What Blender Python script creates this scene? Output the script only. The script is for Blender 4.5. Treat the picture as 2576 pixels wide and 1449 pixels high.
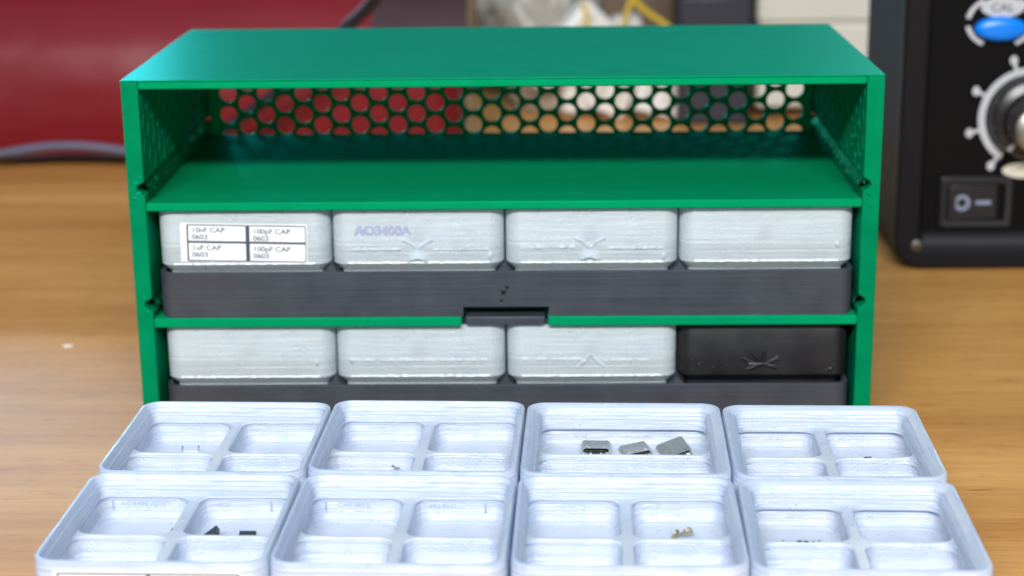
import bpy, bmesh, math, random
from mathutils import Vector, Matrix, noise as mnoise

random.seed(7)
for _o in list(bpy.data.objects):
    bpy.data.objects.remove(_o)
SC = bpy.context.scene
COL = SC.collection
MM = 0.001

# ------------------------------------------------------------------ camera
cam_d = bpy.data.cameras.new('camera')
cam = bpy.data.objects.new('camera', cam_d)
COL.objects.link(cam)
SC.camera = cam
cam_d.sensor_width = 36.0
cam_d.lens = 4489.2 / 2576.0 * 36.0
cam_d.clip_start = 0.01
cam_d.clip_end = 30.0
_p, _y, _r = 0.2805, 0.0226, -0.0118
_f = Vector((-math.sin(_y) * math.cos(_p), math.cos(_y) * math.cos(_p), -math.sin(_p)))
_r0 = Vector((math.cos(_y), math.sin(_y), 0))
_u0 = _r0.cross(_f)
_R = _r0 * math.cos(_r) + _u0 * math.sin(_r)
_U = -_r0 * math.sin(_r) + _u0 * math.cos(_r)
M = Matrix((( _R.x, _U.x, -_f.x, 0.011377), (_R.y, _U.y, -_f.y, -0.41345),
            (_R.z, _U.z, -_f.z, 0.157617), (0, 0, 0, 1)))
cam.matrix_world = M
cam_d.dof.use_dof = True
cam_d.dof.focus_distance = 0.372
cam_d.dof.aperture_fstop = 17.0

# ------------------------------------------------------------------ light
world = bpy.data.worlds.new('World')
SC.world = world
world.use_nodes = True
wb = world.node_tree.nodes['Background']
wb.inputs[0].default_value = (0.46, 0.78, 1.0, 1)
wb.inputs[1].default_value = 0.30


def area(name, loc, target, sx, sy, power, color):
    d = bpy.data.lights.new(name, 'AREA')
    d.shape = 'RECTANGLE'
    d.size = sx
    d.size_y = sy
    d.energy = power
    d.color = color
    o = bpy.data.objects.new(name, d)
    COL.objects.link(o)
    o.location = loc
    o.rotation_euler = (Vector(target) - Vector(loc)).to_track_quat('-Z', 'Y').to_euler()
    return o


area('ceiling_tube_light', (-0.05, -1.25, 0.85), (0, 0.02, 0.06), 1.0, 0.13, 32.0, (1.0, 0.985, 0.96))
area('window_light', (-0.66, 1.55, 0.33), (-0.12, 0.05, 0.05), 0.46, 0.20, 5.8, (0.42, 0.74, 1.0))
area('desk_lamp_light', (0.45, 1.5, 0.65), (0.1, -0.04, 0), 0.13, 0.13, 0.8, (1.0, 0.95, 0.90))
area('added_blue_fill_light', (-0.25, -0.65, 1.45), (0, -0.1, 0), 0.7, 0.5, 4.5, (0.55, 0.68, 1.0))  # added fill without a seen source; tints upward faces blue

SC.render.engine = 'CYCLES'
SC.view_settings.view_transform = 'Standard'
SC.view_settings.look = 'None'
SC.view_settings.exposure = 0.0
SC.view_settings.gamma = 1.0


# ------------------------------------------------------------------ materials
def newmat(name):
    m = bpy.data.materials.new(name)
    m.use_nodes = True
    nt = m.node_tree
    b = nt.nodes['Principled BSDF']
    return m, nt, b


def N(nt, t, **kw):
    n = nt.nodes.new(t)
    for k, v in kw.items():
        setattr(n, k, v)
    return n


def simple(name, col, rough=0.5, metal=0.0, spec=0.5, var=0.0, vscale=300.0, bump=0.0, coat=0.0):
    m, nt, b = newmat(name)
    b.inputs['Base Color'].default_value = (*col, 1)
    b.inputs['Roughness'].default_value = rough
    b.inputs['Metallic'].default_value = metal
    b.inputs['Specular IOR Level'].default_value = spec
    b.inputs['Coat Weight'].default_value = coat
    tc = N(nt, 'ShaderNodeTexCoord')
    no = N(nt, 'ShaderNodeTexNoise')
    no.inputs['Scale'].default_value = vscale
    no.inputs['Detail'].default_value = 4
    nt.links.new(tc.outputs['Object'], no.inputs['Vector'])
    if var > 0:
        mx = N(nt, 'ShaderNodeMix', data_type='RGBA')
        mx.inputs[6].default_value = (*[c * (1 - var) for c in col], 1)
        mx.inputs[7].default_value = (*[min(1, c * (1 + var)) for c in col], 1)
        nt.links.new(no.outputs['Fac'], mx.inputs[0])
        nt.links.new(mx.outputs[2], b.inputs['Base Color'])
    if bump > 0:
        bp = N(nt, 'ShaderNodeBump')
        bp.inputs['Strength'].default_value = bump
        bp.inputs['Distance'].default_value = 0.0004
        nt.links.new(no.outputs['Fac'], bp.inputs['Height'])
        nt.links.new(bp.outputs['Normal'], b.inputs['Normal'])
    return m


def printed(name, lo, hi, rough=0.4, layer_axis='Z', freq=2600.0, along=90.0, bump=0.5, dist=0.00012,
            translucent=0.0, trans=0.0, tcol=None, spec=0.5, blotch=0.25, rvar=0.15, sparkle=0.0):
    """layer-printed plastic: fine irregular ridges stacked along one axis"""
    m, nt, b = newmat(name)
    tc = N(nt, 'ShaderNodeTexCoord')
    mp = N(nt, 'ShaderNodeMapping')
    s = [along] * 3
    s['XYZ'.index(layer_axis)] = freq
    mp.inputs['Scale'].default_value = s
    nt.links.new(tc.outputs['Object'], mp.inputs['Vector'])
    n1 = N(nt, 'ShaderNodeTexNoise')
    n1.inputs['Scale'].default_value = 1.0
    n1.inputs['Detail'].default_value = 3.0
    n1.inputs['Roughness'].default_value = 0.65
    nt.links.new(mp.outputs[0], n1.inputs['Vector'])
    n2 = N(nt, 'ShaderNodeTexNoise')
    n2.inputs['Scale'].default_value = 140.0
    n2.inputs['Detail'].default_value = 3.0
    nt.links.new(tc.outputs['Object'], n2.inputs['Vector'])
    ad = N(nt, 'ShaderNodeMix', data_type='FLOAT')
    ad.inputs[0].default_value = blotch
    nt.links.new(n1.outputs['Fac'], ad.inputs[2])
    nt.links.new(n2.outputs['Fac'], ad.inputs[3])
    cr = N(nt, 'ShaderNodeValToRGB')
    cr.color_ramp.elements[0].position = 0.32
    cr.color_ramp.elements[0].color = (*lo, 1)
    cr.color_ramp.elements[1].position = 0.68
    cr.color_ramp.elements[1].color = (*hi, 1)
    nt.links.new(ad.outputs[0], cr.inputs[0])
    nt.links.new(cr.outputs[0], b.inputs['Base Color'])
    mr = N(nt, 'ShaderNodeMapRange')
    mr.inputs[3].default_value = rough - rvar
    mr.inputs[4].default_value = rough + rvar
    nt.links.new(n2.outputs['Fac'], mr.inputs[0])
    nt.links.new(mr.outputs[0], b.inputs['Roughness'])
    b.inputs['Specular IOR Level'].default_value = spec
    b.inputs['Transmission Weight'].default_value = trans
    bp = N(nt, 'ShaderNodeBump')
    bp.inputs['Strength'].default_value = bump
    bp.inputs['Distance'].default_value = dist
    hsrc = n1.outputs['Fac']
    if sparkle > 0:
        n3 = N(nt, 'ShaderNodeTexNoise')
        n3.inputs['Scale'].default_value = 1500.0
        n3.inputs['Detail'].default_value = 2.0
        nt.links.new(tc.outputs['Object'], n3.inputs['Vector'])
        n4 = N(nt, 'ShaderNodeTexNoise')
        n4.inputs['Scale'].default_value = 210.0
        nt.links.new(tc.outputs['Object'], n4.inputs['Vector'])
        mk = N(nt, 'ShaderNodeMapRange')
        mk.inputs[1].default_value = 0.48
        mk.inputs[2].default_value = 0.70
        mk.inputs[4].default_value = sparkle * 1.1
        nt.links.new(n4.outputs['Fac'], mk.inputs[0])
        ml = N(nt, 'ShaderNodeMath', operation='MULTIPLY')
        sb = N(nt, 'ShaderNodeMath', operation='SUBTRACT')
        sb.inputs[1].default_value = 0.5
        nt.links.new(n3.outputs['Fac'], sb.inputs[0])
        nt.links.new(sb.outputs[0], ml.inputs[0])
        nt.links.new(mk.outputs[0], ml.inputs[1])
        sm = N(nt, 'ShaderNodeMath', operation='ADD')
        nt.links.new(n1.outputs['Fac'], sm.inputs[0])
        nt.links.new(ml.outputs[0], sm.inputs[1])
        hsrc = sm.outputs[0]
    nt.links.new(hsrc, bp.inputs['Height'])
    nt.links.new(bp.outputs['Normal'], b.inputs['Normal'])
    if translucent > 0:
        tr = N(nt, 'ShaderNodeBsdfTranslucent')
        tr.inputs['Color'].default_value = (*(tcol or hi), 1)
        mx = N(nt, 'ShaderNodeMixShader')
        mx.inputs[0].default_value = translucent
        out = nt.nodes['Material Output']
        nt.links.new(b.outputs[0], mx.inputs[1])
        nt.links.new(tr.outputs[0], mx.inputs[2])
        nt.links.new(mx.outputs[0], out.inputs['Surface'])
    return m


GREEN_H = printed('green_plastic_flat', (0.0008, 0.235, 0.090), (0.0015, 0.285, 0.112), rough=0.42, layer_axis='Y',
                  freq=1500, along=12, bump=0.10, dist=0.00008, blotch=0.3, rvar=0.05, spec=0.03)
GREEN_T = printed('green_plastic_roof', (0.0006, 0.230, 0.092), (0.0012, 0.285, 0.118), rough=0.30, layer_axis='Y',
                  freq=1500, along=12, bump=0.12, dist=0.00008, blotch=0.4, rvar=0.05, spec=0.12)
GREEN_B = printed('green_plastic_mesh', (0.001, 0.30, 0.12), (0.002, 0.36, 0.15), rough=0.5, bump=0.1, blotch=0.3, spec=0.05,
                  translucent=0.5, tcol=(0.005, 0.50, 0.25))
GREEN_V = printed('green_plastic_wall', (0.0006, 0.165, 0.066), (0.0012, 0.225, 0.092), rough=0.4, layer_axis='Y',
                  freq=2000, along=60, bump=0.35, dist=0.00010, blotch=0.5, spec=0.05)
GREEN_R = simple('green_plastic_rough', (0.003, 0.235, 0.115), rough=0.28, var=0.35, vscale=900, bump=1.0, spec=0.4)


def tinted_gloss(m, ior, rough, tint):
    """pigmented print filament: matt body colour under a sheen that keeps the filament's own hue"""
    nt = m.node_tree
    b = nt.nodes['Principled BSDF']
    di = N(nt, 'ShaderNodeBsdfDiffuse')
    gl = N(nt, 'ShaderNodeBsdfGlossy')
    fr = N(nt, 'ShaderNodeFresnel')
    mx = N(nt, 'ShaderNodeMixShader')
    fr.inputs['IOR'].default_value = ior
    gl.inputs['Roughness'].default_value = rough
    gl.inputs['Color'].default_value = (*tint, 1)
    nt.links.new(b.inputs['Base Color'].links[0].from_socket, di.inputs['Color'])
    nrm = b.inputs['Normal'].links[0].from_socket
    for n_ in (di, gl):
        nt.links.new(nrm, n_.inputs['Normal'])
    nt.links.new(fr.outputs[0], mx.inputs[0])
    nt.links.new(di.outputs[0], mx.inputs[1])
    nt.links.new(gl.outputs[0], mx.inputs[2])
    for l in list(b.outputs[0].links):
        nt.links.new(mx.outputs[0], l.to_socket)


tinted_gloss(GREEN_T, 1.28, 0.34, (0.12, 0.70, 0.66))
tinted_gloss(GREEN_H, 1.22, 0.40, (0.03, 0.62, 0.50))
tinted_gloss(GREEN_V, 1.25, 0.40, (0.03, 0.65, 0.45))
tinted_gloss(GREEN_B, 1.25, 0.45, (0.03, 0.65, 0.45))
tinted_gloss(GREEN_R, 1.10, 0.55, (0.02, 0.30, 0.15))
CLEAR = printed('clear_plastic', (0.56, 0.67, 0.90), (0.90, 0.94, 0.99), rough=0.22, rvar=0.12, sparkle=1.0, trans=0.26, bump=1.0, dist=0.00042,
                freq=1900, along=24, translucent=0.14, tcol=(0.76, 0.86, 0.98), blotch=0.22, spec=0.6)
CLEARG = printed('clear_plastic_milky', (0.66, 0.775, 0.84), (0.90, 0.965, 1.0), rough=0.30, sparkle=0.8, trans=0.24, bump=0.9, dist=0.00042,
                 freq=1700, along=24, translucent=0.32, tcol=(0.74, 0.84, 0.90), blotch=0.25, spec=0.5)
BLACKP = printed('black_plastic', (0.026, 0.031, 0.042), (0.045, 0.053, 0.070), rough=0.5, bump=0.5,
                 freq=1800, along=14, dist=0.0002, blotch=0.3, spec=0.6)
BLACKR = printed('black_plastic_scarred', (0.006, 0.006, 0.008), (0.013, 0.013, 0.017), rough=0.42, bump=0.3,
                 freq=1600, along=30, dist=0.0001, blotch=0.5, spec=0.55)
GLINT = simple('glossy_clear_bead', (0.85, 0.90, 0.92), rough=0.12, var=0.1, vscale=900, bump=0.8, spec=0.8)
PAPER = simple('label_paper', (0.86, 0.88, 0.92), rough=0.6, var=0.03)
INK = simple('printed_ink', (0.09, 0.11, 0.14), rough=0.6, var=0.3, vscale=2500)
INKG = simple('grid_ink', (0.05, 0.07, 0.09), rough=0.6, var=0.3)
MARKER = simple('marker_ink', (0.34, 0.37, 0.52), rough=0.6, var=0.35, vscale=700)
FAINT = simple('faint_ink', (0.33, 0.40, 0.50), rough=0.6, var=0.3, vscale=1500)
STEEL = simple('tinned_steel', (0.46, 0.47, 0.44), rough=0.34, metal=0.75, var=0.35, vscale=800, bump=0.2)
BRASS = simple('tarnished_brass', (0.42, 0.37, 0.24), rough=0.4, metal=0.6, var=0.3, vscale=900)
CHIP = simple('chip_epoxy', (0.02, 0.028, 0.035), rough=0.5, var=0.2)
TIN = simple('tinned_lead', (0.80, 0.82, 0.84), rough=0.25, metal=1.0)
REDC = simple('red_vinyl', (0.17, 0.006, 0.010), rough=0.42, var=0.25, vscale=9, bump=0.3, spec=0.25)
MAROON = simple('maroon_vinyl_and_shade', (0.035, 0.006, 0.006), rough=0.5, var=0.3, vscale=30)  # piping colour; also paints the shade on the case's right end
CABLE = simple('dark_cable', (0.11, 0.11, 0.17), rough=0.38, var=0.2, vscale=60)
BLACKC = simple('black_cable', (0.012, 0.013, 0.02), rough=0.45, var=0.2, vscale=60)
BAG = simple('grey_film', (0.36, 0.33, 0.28), rough=0.35, var=0.25, vscale=25, bump=0.5)
CREAM = simple('cream_plastic', (0.62, 0.60, 0.52), rough=0.4, var=0.12, vscale=25)
WHITEP = simple('white_plastic', (0.78, 0.76, 0.72), rough=0.35, var=0.08, vscale=50)
YELLOW = simple('yellow_wire', (0.62, 0.42, 0.02), rough=0.4, var=0.1)
NAVY = simple('navy_plastic', (0.022, 0.022, 0.034), rough=0.45, var=0.2, vscale=30)
BROWN = simple('brown_card', (0.16, 0.105, 0.065), rough=0.7, var=0.35, vscale=18)
CASE = simple('black_case', (0.008, 0.007, 0.007), spec=0.12, rough=0.5, var=0.2, vscale=60, bump=0.1)
BEZEL = simple('charcoal_bezel', (0.006, 0.006, 0.008), spec=0.2, rough=0.42, var=0.15, vscale=100, bump=0.15)
PANEL = simple('black_panel', (0.002, 0.002, 0.0025), rough=0.5, var=0.2, spec=0.12)
PRINTW = simple('silver_print', (0.46, 0.47, 0.50), rough=0.55, var=0.2, vscale=400)
BLUEB = simple('blue_button', (0.0, 0.20, 0.80), rough=0.28, var=0.08)
SWITCH = simple('switch_plastic', (0.012, 0.013, 0.017), rough=0.4, var=0.1)
ALU = simple('brushed_aluminium', (0.40, 0.38, 0.35), rough=0.42, metal=1.0, var=0.1)
SCREW = simple('dull_screw', (0.16, 0.14, 0.12), rough=0.5, metal=0.8)
KNOBB = simple('black_knob', (0.02, 0.018, 0.018), rough=0.3, var=0.2)


def wood():
    m, nt, b = newmat('beech_veneer')
    tc = N(nt, 'ShaderNodeTexCoord')

    def nz(scale, detail, rough=0.55, dist=0.0):
        mp = N(nt, 'ShaderNodeMapping')
        mp.inputs['Scale'].default_value = scale
        mp.inputs['Rotation'].default_value = (0, 0, 0.02)
        nt.links.new(tc.outputs['Object'], mp.inputs[0])
        n = N(nt, 'ShaderNodeTexNoise')
        n.inputs['Scale'].default_value = 1.0
        n.inputs['Detail'].default_value = detail
        n.inputs['Roughness'].default_value = rough
        n.inputs['Distortion'].default_value = dist
        nt.links.new(mp.outputs[0], n.inputs['Vector'])
        return n.outputs['Fac']
    bands = nz((1.8, 26, 1), 4, 0.55, 0.6)
    fine = nz((22, 420, 1), 4, 0.6)
    flecks = nz((95, 1500, 1), 2, 0.5)
    r1 = N(nt, 'ShaderNodeValToRGB')
    r1.color_ramp.elements[0].position = 0.34
    r1.color_ramp.elements[0].color = (0.52, 0.225, 0.055, 1)
    r1.color_ramp.elements[1].position = 0.66
    r1.color_ramp.elements[1].color = (0.76, 0.385, 0.115, 1)
    nt.links.new(bands, r1.inputs[0])
    r2 = N(nt, 'ShaderNodeValToRGB')
    r2.color_ramp.elements[0].position = 0.3
    r2.color_ramp.elements[0].color = (0.84, 0.80, 0.76, 1)
    r2.color_ramp.elements[1].position = 0.65
    r2.color_ramp.elements[1].color = (1.0, 1.0, 1.0, 1)
    nt.links.new(fine, r2.inputs[0])
    r3 = N(nt, 'ShaderNodeValToRGB')
    r3.color_ramp.elements[0].position = 0.28
    r3.color_ramp.elements[0].color = (0.50, 0.38, 0.30, 1)
    r3.color_ramp.elements[1].position = 0.37
    r3.color_ramp.elements[1].color = (1, 1, 1, 1)
    nt.links.new(flecks, r3.inputs[0])
    m1 = N(nt, 'ShaderNodeMix', data_type='RGBA', blend_type='MULTIPLY')
    m1.inputs[0].default_value = 1.0
    nt.links.new(r1.outputs[0], m1.inputs[6])
    nt.links.new(r2.outputs[0], m1.inputs[7])
    m2 = N(nt, 'ShaderNodeMix', data_type='RGBA', blend_type='MULTIPLY')
    m2.inputs[0].default_value = 1.0
    nt.links.new(m1.outputs[2], m2.inputs[6])
    nt.links.new(r3.outputs[0], m2.inputs[7])
    nt.links.new(m2.outputs[2], b.inputs['Base Color'])
    b.inputs['Roughness'].default_value = 0.34
    b.inputs['Specular IOR Level'].default_value = 0.28
    bp = N(nt, 'ShaderNodeBump')
    bp.inputs['Strength'].default_value = 0.12
    bp.inputs['Distance'].default_value = 0.0003
    nt.links.new(fine, bp.inputs['Height'])
    nt.links.new(bp.outputs[0], b.inputs['Normal'])
    return m


WOOD = wood()


# ------------------------------------------------------------------ mesh helpers (millimetres in, metres out)
def obj(name, bm, mat, parent=None, smooth=True, ang=32, bevel=0.0, loc=None):
    bmesh.ops.recalc_face_normals(bm, faces=bm.faces)
    me = bpy.data.meshes.new(name)
    bm.to_mesh(me)
    bm.free()
    me.transform(Matrix.Scale(MM, 4))
    if smooth:
        me.shade_smooth()
        me.set_sharp_from_angle(angle=math.radians(ang))
    me.materials.append(mat)
    o = bpy.data.objects.new(name, me)
    COL.objects.link(o)
    if parent:
        o.parent = parent
    if loc:
        o.location = Vector(loc) * MM
    if bevel > 0:
        md = o.modifiers.new('bevel', 'BEVEL')
        md.width = bevel * MM
        md.segments = 2
        md.limit_method = 'ANGLE'
        md.angle_limit = math.radians(40)
    return o


def tag(o, label=None, cat=None, group=None, kind=None):
    for k, v in (('label', label), ('category', cat), ('group', group), ('kind', kind)):
        if v:
            o[k] = v
    return o


def empty(name, loc, rz=0.0):
    o = bpy.data.objects.new(name, None)
    o.empty_display_size = 0.01
    COL.objects.link(o)
    o.location = Vector(loc) * MM
    o.rotation_euler = (0, 0, rz)
    return o


def box(bm, x0, x1, y0, y1, z0, z1, mat=None):
    vs = [bm.verts.new((x, y, z)) for z in (z0, z1) for y in (y0, y1) for x in (x0, x1)]
    if mat is not None:
        for v in vs:
            v.co = mat @ v.co
    for f in ((0, 2, 3, 1), (4, 5, 7, 6), (0, 1, 5, 4), (1, 3, 7, 5), (3, 2, 6, 7), (2, 0, 4, 6)):
        bm.faces.new([vs[i] for i in f])
    return vs


def rrect(x0, x1, y0, y1, r, seg=6):
    pts = []
    for cx, cy, a0 in ((x1 - r, y1 - r, 0), (x0 + r, y1 - r, 90), (x0 + r, y0 + r, 180), (x1 - r, y0 + r, 270)):
        for i in range(seg + 1):
            a = math.radians(a0 + 90.0 * i / seg)
            pts.append((cx + r * math.cos(a), cy + r * math.sin(a)))
    return pts


def ring(bm, pts, z):
    return [bm.verts.new((p[0], p[1], z)) for p in pts]


def loft(bm, rings):
    fs = []
    for a, b in zip(rings[:-1], rings[1:]):
        n = len(a)
        for i in range(n):
            fs.append(bm.faces.new((a[i], a[(i + 1) % n], b[(i + 1) % n], b[i])))
    return fs


def prism_xz(bm, pts, y0, y1):
    """polygon in x,z extruded along y"""
    a = [bm.verts.new((x, y0, z)) for x, z in pts]
    b = [bm.verts.new((x, y1, z)) for x, z in pts]
    n = len(pts)
    bm.faces.new(a)
    bm.faces.new(b[::-1])
    for i in range(n):
        bm.faces.new((a[i], a[(i + 1) % n], b[(i + 1) % n], b[i]))


def prism_xy(bm, pts, z0, z1):
    a = [bm.verts.new((x, y, z0)) for x, y in pts]
    b = [bm.verts.new((x, y, z1)) for x, y in pts]
    n = len(pts)
    bm.faces.new(a)
    bm.faces.new(b[::-1])
    for i in range(n):
        bm.faces.new((a[i], a[(i + 1) % n], b[(i + 1) % n], b[i]))


def tube(bm, pts, r, seg=10, closed=False):
    pts = [Vector(p) for p in pts]
    rings = []
    n = len(pts)
    up = Vector((0.13, 0.21, 0.97)).normalized()
    for i, p in enumerate(pts):
        t = (pts[min(i + 1, n - 1)] - pts[max(i - 1, 0)]).normalized()
        s = t.cross(up)
        if s.length < 1e-3:
            s = t.cross(Vector((1, 0, 0)))
        s.normalize()
        u = s.cross(t)
        rings.append([bm.verts.new(p + (s * math.cos(2 * math.pi * k / seg) + u * math.sin(2 * math.pi * k / seg)) * r)
                      for k in range(seg)])
    loft(bm, rings)
    bm.faces.new(rings[0])
    bm.faces.new(rings[-1])


def spline(pts, sub=10):
    pts = [Vector(p) for p in pts]
    out = []
    P = [pts[0] * 2 - pts[1]] + pts + [pts[-1] * 2 - pts[-2]]
    for i in range(1, len(P) - 2):
        for k in range(sub):
            t = k / sub
            a, b, c, d = P[i - 1], P[i], P[i + 1], P[i + 2]
            out.append(0.5 * ((2 * b) + (c - a) * t + (2 * a - 5 * b + 4 * c - d) * t * t + (3 * b - a - 3 * c + d) * t ** 3))
    out.append(pts[-1])
    return out


def text_obj(name, s, size, mat, parent, loc, rot=(math.pi / 2, 0, 0), sx=1.0, ext=0.02, mirror=False, spacing=1.0, align='LEFT', bold=0.0):
    cu = bpy.data.curves.new(name, 'FONT')
    cu.body = s
    cu.size = size * MM
    cu.extrude = ext * MM
    cu.offset = bold * MM
    cu.space_character = spacing
    cu.align_x = align
    tmp = bpy.data.objects.new(name + '_tmp', cu)
    COL.objects.link(tmp)
    dg = bpy.context.evaluated_depsgraph_get()
    me = bpy.data.meshes.new_from_object(tmp.evaluated_get(dg))
    bpy.data.objects.remove(tmp)
    bpy.data.curves.remove(cu)
    me.transform(Matrix.Diagonal((-sx if mirror else sx, 1, 1, 1)))
    me.materials.clear()
    me.materials.append(mat)
    o = bpy.data.objects.new(name, me)
    COL.objects.link(o)
    o.parent = parent
    o.location = Vector(loc) * MM
    o.rotation_euler = rot
    return o


# ------------------------------------------------------------------ table
bm = bmesh.new()
box(bm, -1100, 1100, -900, 1100, -28, 0)
tag(obj('table', bm, WOOD, bevel=1.0), 'light beech veneer table top under the cabinet and trays', 'table', kind='structure')

# ------------------------------------------------------------------ green cabinet
HW, DEP = 89.4, 87.15
SH = [2.2, 31.1, 59.93]                # top faces of base, middle, upper shelf
ZTOP = 89.2
cab = tag(empty('storage_cabinet', (0, 0, 0)),
          'green printed plastic cabinet with an empty top bay and honeycomb back', 'cabinet')
TW = 4.1
for s in (-1, 1):
    pts = [(s * HW, 0.0), (s * HW, ZTOP)]
    pts += [(s * (HW - TW), ZTOP)]
    for z in (SH[2], SH[1]):
        pts += [(s * (HW - TW), z + 5.2), (s * (HW - TW + 1.7), z + 4.2), (s * (HW - TW + 1.9), z + 2.9), (s * (HW - TW), z + 1.9)]
    pts += [(s * (HW - TW), 0.0)]
    bm = bmesh.new()
    prism_xz(bm, pts, 0, DEP)
    obj('side_panel', bm, GREEN_V, cab, bevel=0.35)
    # faint honeycomb ribs on the inner face of the top bay
    bm = bmesh.new()
    xi = HW - TW + .02
    for c in range(14):
        cy_ = 5.5 + c * 5.337
        for r in range(4):
            cz_ = 84.3 - (3.12 if c % 2 else 0) - r * 6.24
            if cz_ < 68:
                continue
            for k in range(6):
                a0, a1 = math.radians(60 * k), math.radians(60 * k + 60)
                R1, R0 = 3.45, 3.0
                q = [(cy_ + R * math.cos(a), min(86.9, cz_ + R * math.sin(a))) for R, a in ((R0, a0), (R1, a0), (R1, a1), (R0, a1))]
                va = [bm.verts.new((s * xi, y, z)) for y, z in q]
                vb = [bm.verts.new((s * (xi - .16), y, z)) for y, z in q]
                bm.faces.new(vb)
                for j in range(4):
                    bm.faces.new((va[j], va[(j + 1) % 4], vb[(j + 1) % 4], vb[j]))
    obj('honeycomb_relief', bm, GREEN_R, cab, smooth=False)
    # rough support ridge beside each runner groove, and the blobs of stringing on the right wall
    for z in (SH[2], SH[1]):
        bm = bmesh.new()
        nn = 110
        rings = []
        for i in range(nn + 1):
            y = 1.2 + (DEP - 4.5) * i / nn
            row = []
            for k in range(7):
                a = math.pi * k / 6
                rx = 1.15 * math.sin(a) * (1 + 0.9 * mnoise.noise(Vector((y * 0.9, k * 0.8, z + s))))
                zz = z + 0.9 + 3.9 * (k / 6.0) + 0.3 * mnoise.noise(Vector((y * 1.3, k, z * 2 + s)))
                row.append(bm.verts.new((s * (HW - TW + 0.35 - max(rx, 0.05)), y, zz)))
            rings.append(row)
        for a, b in zip(rings[:-1], rings[1:]):
            for k in range(6):
                bm.faces.new((a[k], a[k + 1], b[k + 1], b[k]))
        obj('support_ridge', bm, GREEN_R, cab, ang=60)
# small rough blobs on inner right wall, and at runner mouths
for (x, y, z, r) in [(HW - TW - .1, 9, 76.5, .55), (HW - TW - .1, 16, 72, .5), (HW - TW - .1, 12, 68, .7), (HW - TW, 7, 66, .6),
                     (HW - TW, 10, 73, .5), (HW - TW, 20, 69, .5), (HW - TW, 5, 69.5, .5), (HW - TW + .6, 3, 64, .8),
                     (HW - TW, 14, 66.5, .7), (HW - 2.2, .15, 86.4, .35), (HW - 2.0, .15, 58.6, .4), (HW - 2.6, .2, 61.2, .5)]:
    bm = bmesh.new()
    mt = Matrix.Translation((x, y, z)) @ Matrix.Diagonal((.6, 1.6, 1.3, 1))
    ret = bmesh.ops.create_icosphere(bm, subdivisions=2, radius=r, matrix=mt)
    for v in ret['verts']:
        v.co += Vector((0, 1, 1)) * 0.35 * mnoise.noise(v.co * 1.9)
    obj('print_blob', bm, GREEN_R, cab, ang=70)
for (x, y, z, r) in [(-HW + 2.0, .1, 64.9, .55), (-HW + 1.6, .1, 61.2, .5), (-HW + 3.2, .1, 66.2, .45), (-HW + 2.7, .2, 62.2, .6), (-HW + 2.2, .1, 36.3, .5), (-HW + 3.0, .1, 33, .5)]:
    bm = bmesh.new()
    mt = Matrix.Translation((x, y, z)) @ Matrix.Diagonal((1.2, .5, 1.2, 1))
    ret = bmesh.ops.create_icosphere(bm, subdivisions=2, radius=r, matrix=mt)
    for v in ret['verts']:
        v.co += Vector((1, 0, 1)) * 0.35 * mnoise.noise(v.co * 1.9)
    obj('print_blob', bm, GREEN_R, cab, ang=70)
bm = bmesh.new()
box(bm, -HW + TW + .02, HW - TW - .02, 0.12, DEP, ZTOP - 1.9, ZTOP)
top = obj('top_panel', bm, GREEN_H, cab, bevel=0.4)
# thin cap so that the roof reads as one sheet over the side walls
bm = bmesh.new()
box(bm, -HW - .08, HW + .08, -0.05, DEP + .06, ZTOP + .003, ZTOP + 0.35)
obj('top_skin', bm, GREEN_T, cab, bevel=0.15)


def shelf_pts(notch):
    x = HW - TW - .02
    p = [(-x, .1)]
    if notch:
        p += [(-10.3, .1), (-10.3, 11), (10.7, 11), (10.7, .1)]
    p += [(x, .1), (x, DEP - 2.1), (-x, DEP - 2.1)]
    return p


for i, z in enumerate(SH):
    bm = bmesh.new()
    th = (2.08, 2.35, 2.05)[i]
    prism_xy(bm, shelf_pts(i < 2), z - th, z)
    obj(('base_panel', 'shelf', 'shelf')[i], bm, GREEN_H, cab, bevel=0.35)
# back panel with hexagonal holes in the top bay
bm = bmesh.new()
PX, PZ, HR = 5.355, 6.24, 5.15 / 2 / math.cos(math.pi / 6)
yb0, yb1 = DEP - 2.0, DEP - 0.02
xL = HW - TW - .03


def holes():
    hs = []
    for c in range(31):
        cx = -79.75 + c * 5.337
        for r in range(-1, 3):
            cz = 71.6 - (3.12 if c % 2 else 0) - r * PZ
            if 57.8 < cz - 2.7 or True:
                if cz - HR > 54.5 and cz + HR < 87.2:
                    hs.append((cx, cz))
    return hs


def hexa(cx, cz):
    return [(cx + 2.56 * math.cos(math.radians(22.5 * k)), cz + 2.60 * math.sin(math.radians(22.5 * k))) for k in range(16)]


outer = [(-xL, 0.1), (xL, 0.1), (xL, ZTOP - 1.92), (-xL, ZTOP - 1.92)]
loops = [outer] + [hexa(*h) for h in holes()]
sides = []
for y in (yb0, yb1):
    es = []
    vls = []
    for lp in loops:
        vs = [bm.verts.new((x, y, z)) for x, z in lp]
        vls.append(vs)
        for k in range(len(vs)):
            es.append(bm.edges.new((vs[k], vs[(k + 1) % len(vs)])))
    bmesh.ops.triangle_fill(bm, use_beauty=True, edges=es)
    sides.append(vls)
for a, b in zip(*sides):
    for k in range(len(a)):
        bm.faces.new((a[k], a[(k + 1) % len(a)], b[(k + 1) % len(a)], b[k]))
obj('honeycomb_back_panel', bm, GREEN_B, cab, smooth=False)


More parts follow.
